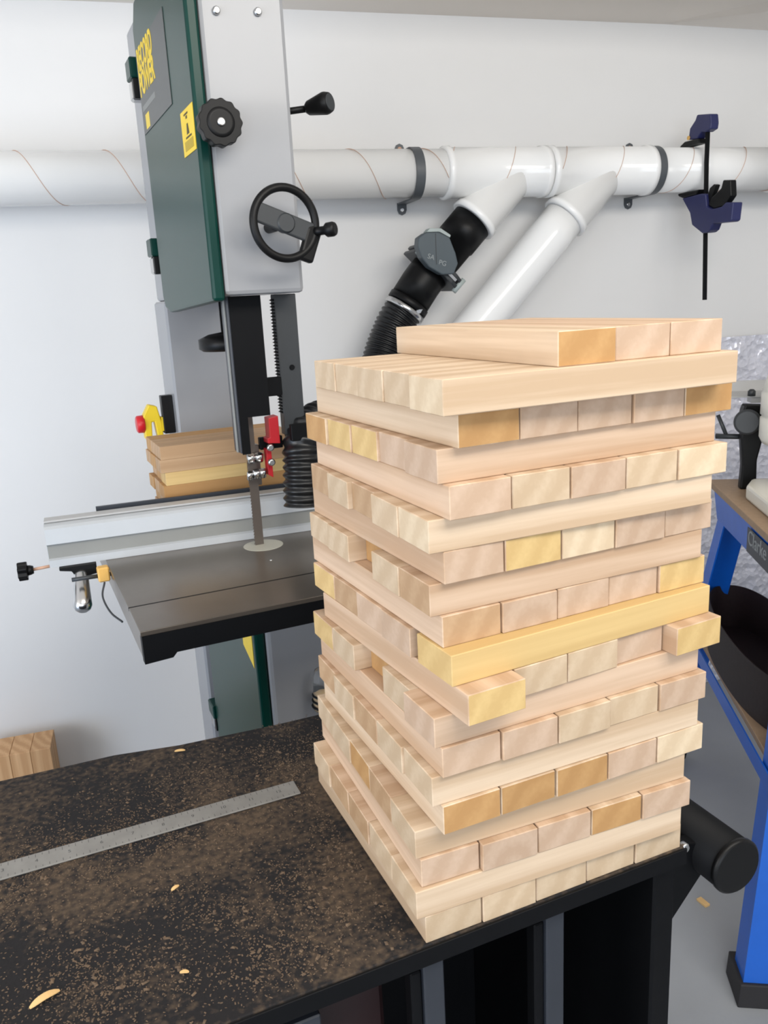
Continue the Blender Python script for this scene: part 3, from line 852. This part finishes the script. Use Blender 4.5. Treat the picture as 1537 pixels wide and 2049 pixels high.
# ------------------------------------------------------------------ blast gate and hose
bd = V3((-S2, 0, -S2)); b0 = V3((X1, PY, PZ))
bg = thing('blast_gate', 'black blast gate with a blue-grey slide handle under the left wye', 'blast gate', tuple(b0 + bd * .28))
k = BM(); lathe(k, b0 + bd * .1515, bd, [(0, .0490), (.058, .0490), (.0585, .0465), (.127, .0465)], 48); part('inlet_sleeve', k, M['black'], bg, world=True)
g0 = b0 + bd * .2790
gx, gy = V3((S2, 0, -S2)), V3((0, -1, 0))
k = BM(); prism(k, [(-.064, -.058), (.064, -.058), (.066, .030), (.058, .054), (.040, .062), (-.040, .062), (-.058, .054), (-.066, .030)], g0, gx, gy, bd, .009, .002); body = part('gate_flange', k, M['dkgrey'], bg, world=True)
k = BM(); prism(k, [(-.064, -.058), (.064, -.058), (.066, .030), (.058, .054), (.040, .062), (-.040, .062), (-.058, .054), (-.066, .030)], g0 + bd * .016, gx, gy, bd, .009, .002); part('gate_flange', k, M['dkgrey'], bg, world=True)
for s in (-1, 1):
    k = BM(); cyl(k, g0 + gx * (s * .0605) + gy * .050 - bd * .005, g0 + gx * (s * .0605) + gy * .050 + bd * .031, .0060); part('gate_bolt', k, M['gate_lt'], bg, world=True)
k = BM(); box(k, -.045, .045, -.0500, .0620, .0092, .0158, mtx=axes(g0, gx, gy)); part('gate_blade', k, M['steel'], bg, world=True)
# slide handle: blue-grey block in front of the pipe
GP = [(.620, 1.321), (.637, 1.331), (.668, 1.331), (.693, 1.318), (.699, 1.302), (.706, 1.285), (.711, 1.262), (.700, 1.240), (.672, 1.240), (.642, 1.257), (.625, 1.278), (.617, 1.302)]
k = BM(); prism(k, GP, (0, 1.822, 0), (1, 0, 0), (0, 0, 1), (0, 1, 0), .030, .0025); gh = part('slide_handle', k, M['gate'], bg, world=True, label='blue-grey slide handle')
k = BM(); prism(k, [(.640, 1.3318), (.670, 1.3318), (.695, 1.3185), (.697, 1.3240), (.674, 1.3390), (.648, 1.3400)], (0, 1.826, 0), (1, 0, 0), (0, 0, 1), (0, 1, 0), .026, .001); part('handle_rim', k, M['gate_lt'], bg, world=True)
k = BM(); box(k, .6585, .6600, 1.8214, 1.8222, 1.262, 1.328); part('handle_seam', k, M['dkgrey'], bg, world=True)
for i, (s_, x_, z_) in enumerate((('SA', .6365, 1.2740), ('PG', .6625, 1.2600))):
    tm = axes(V3((x_, 1.8216, z_)), V3((.95, 0, -.30)).normalized(), V3((.30, 0, .95)).normalized())
    text('gate_lettering', s_, .0150, M['white_ink'], bg, ROOTM[bg.name].inverted() @ tm)
o0 = g0 + bd * .0255
od = V3((-.60, 0, -.80)).normalized()
k = BM()
tube(k, [o0, o0 + bd * .02, o0 + bd * .028 + od * .008, o0 + bd * .028 + od * .054], lambda i: .0475, 40)
lathe(k, o0 + bd * .028 + od * .0542, od, [(0, .0500), (.014, .0500), (.016, .0470)], 40)
part('outlet_spigot', k, M['black'], bg, world=True)
h0 = o0 + bd * .028 + od * .0720


def hose(bm, path, r, pitch, depth, n=28):
    P_ = [V3(p) for p in path]; s = [0]
    for a, b_ in zip(P_, P_[1:]): s.append(s[-1] + (b_ - a).length)
    tot = s[-1]; m_ = int(tot / pitch * 8); out = []; j = 0
    for i in range(m_ + 1):
        d = tot * i / m_
        while j < len(s) - 2 and s[j + 1] < d: j += 1
        f = (d - s[j]) / max(1e-9, s[j + 1] - s[j]); out.append(P_[j].lerp(P_[j + 1], min(1, f)))
    tube(bm, out, lambda i: r + depth * (.5 + .5 * math.cos(2 * PI * (tot * i / m_) / pitch)), n)
    return bm


lh_ = thing('flexible_hose', 'wide black ribbed hose hanging from the blast gate behind the tower', 'hose', tuple(h0))
k = BM(); hose(k, spline([h0, h0 + od * .05, h0 + od * .12 + V3((.006, -.005, -.02)), (.520, 1.86, .98), (.535, 1.80, .86), (.60, 1.74, .72), (.66, 1.70, .56)], 14), .0425, .0098, .0040, 36)
part('hose', k, M['black_rubber'], lh_, world=True)
k = BM(); lathe(k, h0 + od * .0005, od, [(0, .0490), (.0005, .0505), (.0115, .0505), (.012, .0490)], 40)
hcm = part('hose_clamp', k, M['steel'], lh_, world=True, label='bright steel band clamp')
k = BM(); box(k, -.007, .007, -.006, .006, 0, .010, .001, mtx=axes(h0 + od * .006 + V3((.02, -.0475, -.004)), (1, 0, 0), od)); part('clamp_screw', k, M['steel'], hcm, world=False)
bpy.data.objects[hcm.children[0].name].data.transform(ROOTM[lh_.name].inverted())

# small pick-up hose over the saw table
sh = thing('pickup_hose', 'black ribbed dust hose ending just above the band saw table', 'hose', tuple(sp(.095, .045, .93)))
k = BM(); hose(k, [ST @ p for p in spline([(.0955, .040, .9085), (.0975, .042, .935), (.1015, .047, .970), (.1065, .055, .998), (.128, .075, 1.020), (.17, .11, 1.02), (.24, .20, .97), (.27, .24, .90)], 12)], .0250, .0112, .0038, 32)
part('hose', k, M['black_rubber'], sh, world=True)
k = BM(); box(k, .0835, .112, .030, .040, 1.006, 1.030, .001, mtx=ST); part('hose_bracket', k, M['black_paint'], sh, world=True)
k = BM(); lathe(k, sp(.1215, .062, 1.022), (0, -1, .1), [(0, .0042), (.004, .0040), (.005, .003)], 14); part('bracket_bolt', k, M['steel'], sh, world=True)

# clear spiral hose on the lower housing
ch = thing('clear_hose', 'short clear hose with black spiral wire on the lower saw housing', 'hose', tuple(sp(.083, -.02, .62)))
k = BM(); lathe(k, sp(.0800, -.026, .612), (.10, 0, 1), [(0, .0135), (.010, .0150), (.055, .0165), (.062, .0150), (.064, .0120)], 28); part('hose', k, M['clear'], ch, world=True)
for i in range(3):
    k = BM(); torus(k, sp(.0803 + i * .001, -.026, .6155 + i * .0085), ST.to_3x3() @ V3((.30, 0, 1)), .0158, .0019, 36, 8); part('spiral_wire', k, M['black'], ch, world=True)
k = BM(); lathe(k, sp(.0802, -.026, .6135), (.10, 0, 1), [(0, .0120), (.022, .0130), (.030, .006), (.032, .001)], 24); part('dust_plug', k, M['chip'], ch, world=True, label='tan sawdust inside')
k = BM(); cyl(k, sp(.0845, -.0065, .637), sp(.0830, -.012, .637), .008); part('hose_stub', k, M['black'], ch, world=True)

# ------------------------------------------------------------------ bar clamp on the pipe
bc = thing('bar_clamp', 'navy quick-grip bar clamp hanging from the white duct pipe', 'bar clamp', (1.36, 1.83, 1.309))
AX, AZ, AN = (0, 1, 0), (0, 0, 1), (1, 0, 0)


def cpoly(name, poly, x, d, matl, parent=None, bev=.0025):
    k_ = BM(); prism(k_, poly, (x, 0, 0), AX, AZ, AN, d, bev); return part(name, k_, M[matl], parent or bc, world=True)


k = BM(); prism(k, [(1.8365, 1.570), (1.8305, 1.570), (1.8300, 1.47), (1.8250, 1.36), (1.8140, 1.150), (1.8200, 1.150), (1.8310, 1.36), (1.8360, 1.47)], (1.3555, 0, 0), AX, AZ, AN, .009); part('bar', k, M['black_paint'], bc, world=True)
cpoly('fixed_jaw', [(1.862, 1.582), (1.812, 1.574), (1.808, 1.554), (1.810, 1.541), (1.828, 1.537), (1.841, 1.540), (1.847, 1.537), (1.858, 1.528), (1.892, 1.531), (1.888, 1.556), (1.868, 1.571)], 1.3485, .023, 'navy')
cpoly('jaw_pad', [(1.925, 1.5160), (1.922, 1.5225), (1.905, 1.5295), (1.850, 1.5275), (1.846, 1.5160)], 1.3470, .026, 'black')
k = BM(); lathe(k, (1.3480, 1.889, 1.535), (-1, 0, 0), [(0, .005), (.002, .005)], 16); lathe(k, (1.3480, 1.889, 1.535), (1, 0, 0), [(.0232, .005), (.0255, .0045)], 16); part('pad_pin', k, M['orangebit'], bc, world=True)
cpoly('jaw_pad', [(1.925, 1.4110), (1.922, 1.4045), (1.905, 1.3985), (1.850, 1.4005), (1.841, 1.4110)], 1.3470, .026, 'black')
cpoly('sliding_jaw', [(1.906, 1.3980), (1.842, 1.4000), (1.828, 1.4000), (1.815, 1.3970), (1.808, 1.3680), (1.787, 1.3600), (1.753, 1.3620), (1.739, 1.3700), (1.713, 1.3670), (1.717, 1.3280), (1.724, 1.3250), (1.782, 1.3270), (1.790, 1.3130), (1.801, 1.3080), (1.821, 1.3080), (1.862, 1.3310), (1.872, 1.3600)], 1.3465, .027, 'navy')
cpoly('trigger', [(1.8085, 1.3710), (1.797, 1.3880), (1.782, 1.3940), (1.764, 1.4040), (1.758, 1.4210), (1.733, 1.4180), (1.728, 1.3830), (1.741, 1.3715), (1.753, 1.3640), (1.787, 1.3615)], 1.3510, .018, 'black')
cpoly('release_lever', [(1.8145, 1.3985), (1.809, 1.4100), (1.794, 1.4170), (1.785, 1.4140), (1.791, 1.4030), (1.8000, 1.3885), (1.8090, 1.3730)], 1.3540, .012, 'black', bev=.0015)

# ------------------------------------------------------------------ blue workbench on the right
BR = -math.radians(24)          # local x = across the bench, local y = along it, away from the camera
BO = V3((.86, .98, 0.0))
wb = thing('workbench', 'bright blue steel workbench with brown board top by the wall', 'workbench', BO, BR)
BT = Matrix.Translation(BO) @ Matrix.Rotation(BR, 4, 'Z')
SNX, STY, LEGH, WID = .13, .20, .7415, .56


def leg(cx, cy, sx, sy, label=None):
    """angle-iron leg with outer corner (cx, cy) on the floor; sx, sy point inwards"""
    k_ = BM(); th = .003; fl = .052
    lean = V3((sx * SNX, sy * STY, 1))
    for poly in ([(0, 0), (sx * fl * 1.25, 0), (sx * fl * 1.25, sy * th), (0, sy * th)], [(0, sy * th), (sx * th, sy * th), (sx * th, sy * fl), (0, sy * fl)]):
        prism(k_, poly, V3((cx, cy, 0)) + lean * .012, (1, 0, 0), (0, 1, 0), lean, LEGH - .012)
    o_ = part('leg', k_, M['blue'], wb)
    k_ = BM(); f2 = fl * 1.25 + .006
    prism(k_, [(-sx * .006, -sy * .006), (sx * f2, -sy * .006), (sx * f2, sy * .012), (sx * .012, sy * .012), (sx * .012, sy * f2), (-sx * .006, sy * f2)], (cx, cy, 0.0), (1, 0, 0), (0, 1, 0), V3((sx * SNX, sy * STY, 1)), .040, .002)
    part('leg_foot', k_, M['foot'], o_, label='black rubber foot')


FARY, NEARY = .765, -.025
for (cx, sx) in ((0.0, 1), (WID, -1)):
    leg(cx, NEARY, sx, 1); leg(cx, FARY, sx, -1)
zr0, zr1 = .678, .7415
for (cx, sx) in ((0.0, 1), (WID, -1)):
    xo = cx + sx * SNX * .71
    k = BM(); prism(k, [(sx * -.0035 - sx * .009, zr1), (sx * -.0005 - sx * .009, zr1), (sx * .0005 - sx * .0015, zr0 - .0), (sx * -.0025 - sx * .0015, zr0)][::1], (xo, NEARY + .13, 0), (1, 0, 0), (0, 0, 1), (0, 1, 0), FARY - NEARY - .26); part('top_rail', k, M['blue'], wb)
    xo = cx + sx * SNX * .385
    k = BM(); box(k, min(xo - sx * .0045, xo - sx * .0015), max(xo - sx * .0045, xo - sx * .0015), NEARY + .055, FARY - .055, .360, .3915); part('lower_rail', k, M['blue'], wb)
for (cy, sy) in ((NEARY, 1), (FARY, -1)):
    yo = cy + sy * STY * .71
    k = BM(); box(k, .088, WID - .088, yo - .0015, yo + .0015, zr0, zr1); part('end_rail', k, M['blue'], wb)
k = BM(); prism(k, [(.075, .02), (WID - .075, .02), (WID - .075, .69), (.085, .69), (.079, .68)], (0, 0, .742), (1, 0, 0), (0, 1, 0), (0, 0, 1), .0145, .0015); part('bench_top', k, M['mdf'], wb)
k = BM(); box(k, .0555, WID - .0555, NEARY + .08, FARY - .08, .3920, .4045, .0008); part('lower_shelf', k, M['mdf'], wb)
for (y_, z_) in ((.640, .730), (.655, .700)):
    k = BM(); lathe(k, (SNX * z_ - .001, y_ - .008, z_), (-1, 0, 0), [(0, .006), (.003, .005)], 14); part('bolt', k, M['steel'], wb)
pl = BM(); box(pl, .0770, .0782, .10, .365, .688, .7365, .0003); npl = part('name_plate', pl, M['slate'], wb, label='grey plate with pale lettering')
text('plate_lettering', 'Clarke', .040, M['white_ink'], npl, axes((.0768, .357, .6985), (0, -1.05, 0), (0, 0, 1)), .0004)

# oval bin on the lower shelf
ab = thing('open_bin', 'dark brown oval open-topped bin standing on the lower workbench shelf', 'bin', BT @ V3((.128, .405, .4050)), BR)
k = BM(); n = 96; A, B_ = .262, .076


def oval(i, off):
    a = 2 * PI * i / n; ca, sa = math.cos(a), math.sin(a)
    e = 2.35
    x_ = (B_ + off) * math.copysign(abs(ca) ** (2 / e), ca); y_ = (A + off) * math.copysign(abs(sa) ** (2 / e), sa)
    return x_, y_


for (nm, off0, off1, mt) in (('outer_face', 0.0, -.0012, 'belt_out'), ('inner_face', -.00125, -.0024, 'belt_in')):
    k = BM(); rings = []
    for i in range(n):
        (xa, ya), (xb, yb) = oval(i, off0), oval(i, off1)
        zt = .104
        rings.append([k.verts.new((xa, ya, 0)), k.verts.new((xa, ya, zt)), k.verts.new((xb, yb, zt)), k.verts.new((xb, yb, 0))])
    for i in range(n):
        a_, b__ = rings[i], rings[(i + 1) % n]
        for j in range(4): k.faces.new((a_[j], b__[j], b__[(j + 1) % 4], a_[(j + 1) % 4]))
    part(nm, k, M[mt], ab)

k = BM(); prism(k, [oval(i, -.0026) for i in range(n)], (0, 0, .0005), (1, 0, 0), (0, 1, 0), (0, 0, 1), .003); part('base', k, M['belt_in'], ab)

# white bench machine with black column and knob
mcn = thing('bench_machine', 'white bench machine with black column and knob on the blue workbench', 'machine', BT @ V3((.26, .40, .7567)), BR)
W0 = BT
WC = BT @ Matrix.Translation((-.008, .05, 0))


def mp_(name, bm, matl, parent=None, label=None):
    bm.transform(WC if matl not in ('cream',) else W0); return part(name, bm, M[matl], parent or mcn, world=True, label=label)


k = BM(); prism(k, [(.108, .06), (.45, .06), (.45, .56), (.135, .56), (.108, .50)], (0, 0, .7567), (1, 0, 0), (0, 1, 0), (0, 0, 1), .030, .006); base = mp_('base', k, 'cream')
k = BM(); prism(k, [(.150, .7870), (.42, .7870), (.42, .885), (.21, .885), (.175, .84)], (0, .10, 0), (1, 0, 0), (0, 0, 1), (0, 1, 0), .40, .01); mp_('housing', k, 'cream')
k = BM(); lathe(k, (.212, .480, .8755), (0, 0, 1), [(0, .082), (.012, .088), (.050, .088), (.052, .085), (.056, .085), (.058, .088), (.100, .088), (.102, .085), (.106, .085), (.108, .086), (.135, .078), (.150, .060), (.156, .03)], 48); mp_('motor_cover', k, 'cream')
k = BM(); prism(k, [(.128, .7567), (.162, .7567), (.160, .82), (.170, .87), (.165, .93), (.130, .93), (.124, .87), (.130, .81)], (0, .535, 0), (1, 0, 0), (0, 0, 1), (0, 1, 0), .022, .004); colm = mp_('column', k, 'black')
k = BM(); lathe(k, (.136, .533, .905), (-.35, -1, .1), [(0, .012), (.012, .012), (.013, .026), (.026, .027), (.032, .022)], 32); mp_('knob', k, 'dkgrey')
k = BM(); cyl(k, (.132, .56, .868), (.085, .585, .866), .0058); cyl(k, (.105, .574, .867), (.088, .588, .912), .0042, n=16); mp_('lever', k, 'dkgrey')
k = BM(); lathe(k, (.128, .548, .889), (-1, -.3, 0), [(0, .006), (.006, .006)], 16); mp_('red_button', k, 'redplastic')
k = BM(); prism(k, [(.120, .900), (.168, .915), (.168, .938), (.128, .940), (.124, .928)], (0, .53, 0), (1, 0, 0), (0, 0, 1), (0, 1, 0), .03, .003); mp_('clamp_block', k, 'black')
k = BM(); box(k, .080, .40, .565, .66, .951, .9535, .0006); box(k, .080, .40, .655, .66, .9536, .977); box(k, .15, .17, .57, .60, .9382, .9508); tblp = mp_('work_plate', k, 'ltgrey')
k = BM(); lathe(k, (.150, .57, .9540), (0, 0, 1), [(0, .008), (.010, .008), (.014, .004)], 16); mp_('plate_screw', k, 'dkgrey')

# blocks standing on end by the wall, lower left
G4 = 'wooden blocks standing on end against the wall'
names = ['leftmost block of a row standing by the white wall', 'second block from the left in a row by the wall', 'third block of a row standing by the white wall', 'rightmost block of a row standing by the white wall']
for i in range(4):
    k = box(BM(), -.1215, .1215, -.0215, .0215, -.045, .045, .001)
    o = finish('wooden_block', k, M['wpile']); o['category'] = 'wooden block'; o['group'] = G4
    o['label'] = 'tan wooden ' + names[i]
    o.rotation_euler = (PI / 2, -PI / 2, 0); o.location = (-.4545 + i * .0436, 1.90, .1218)
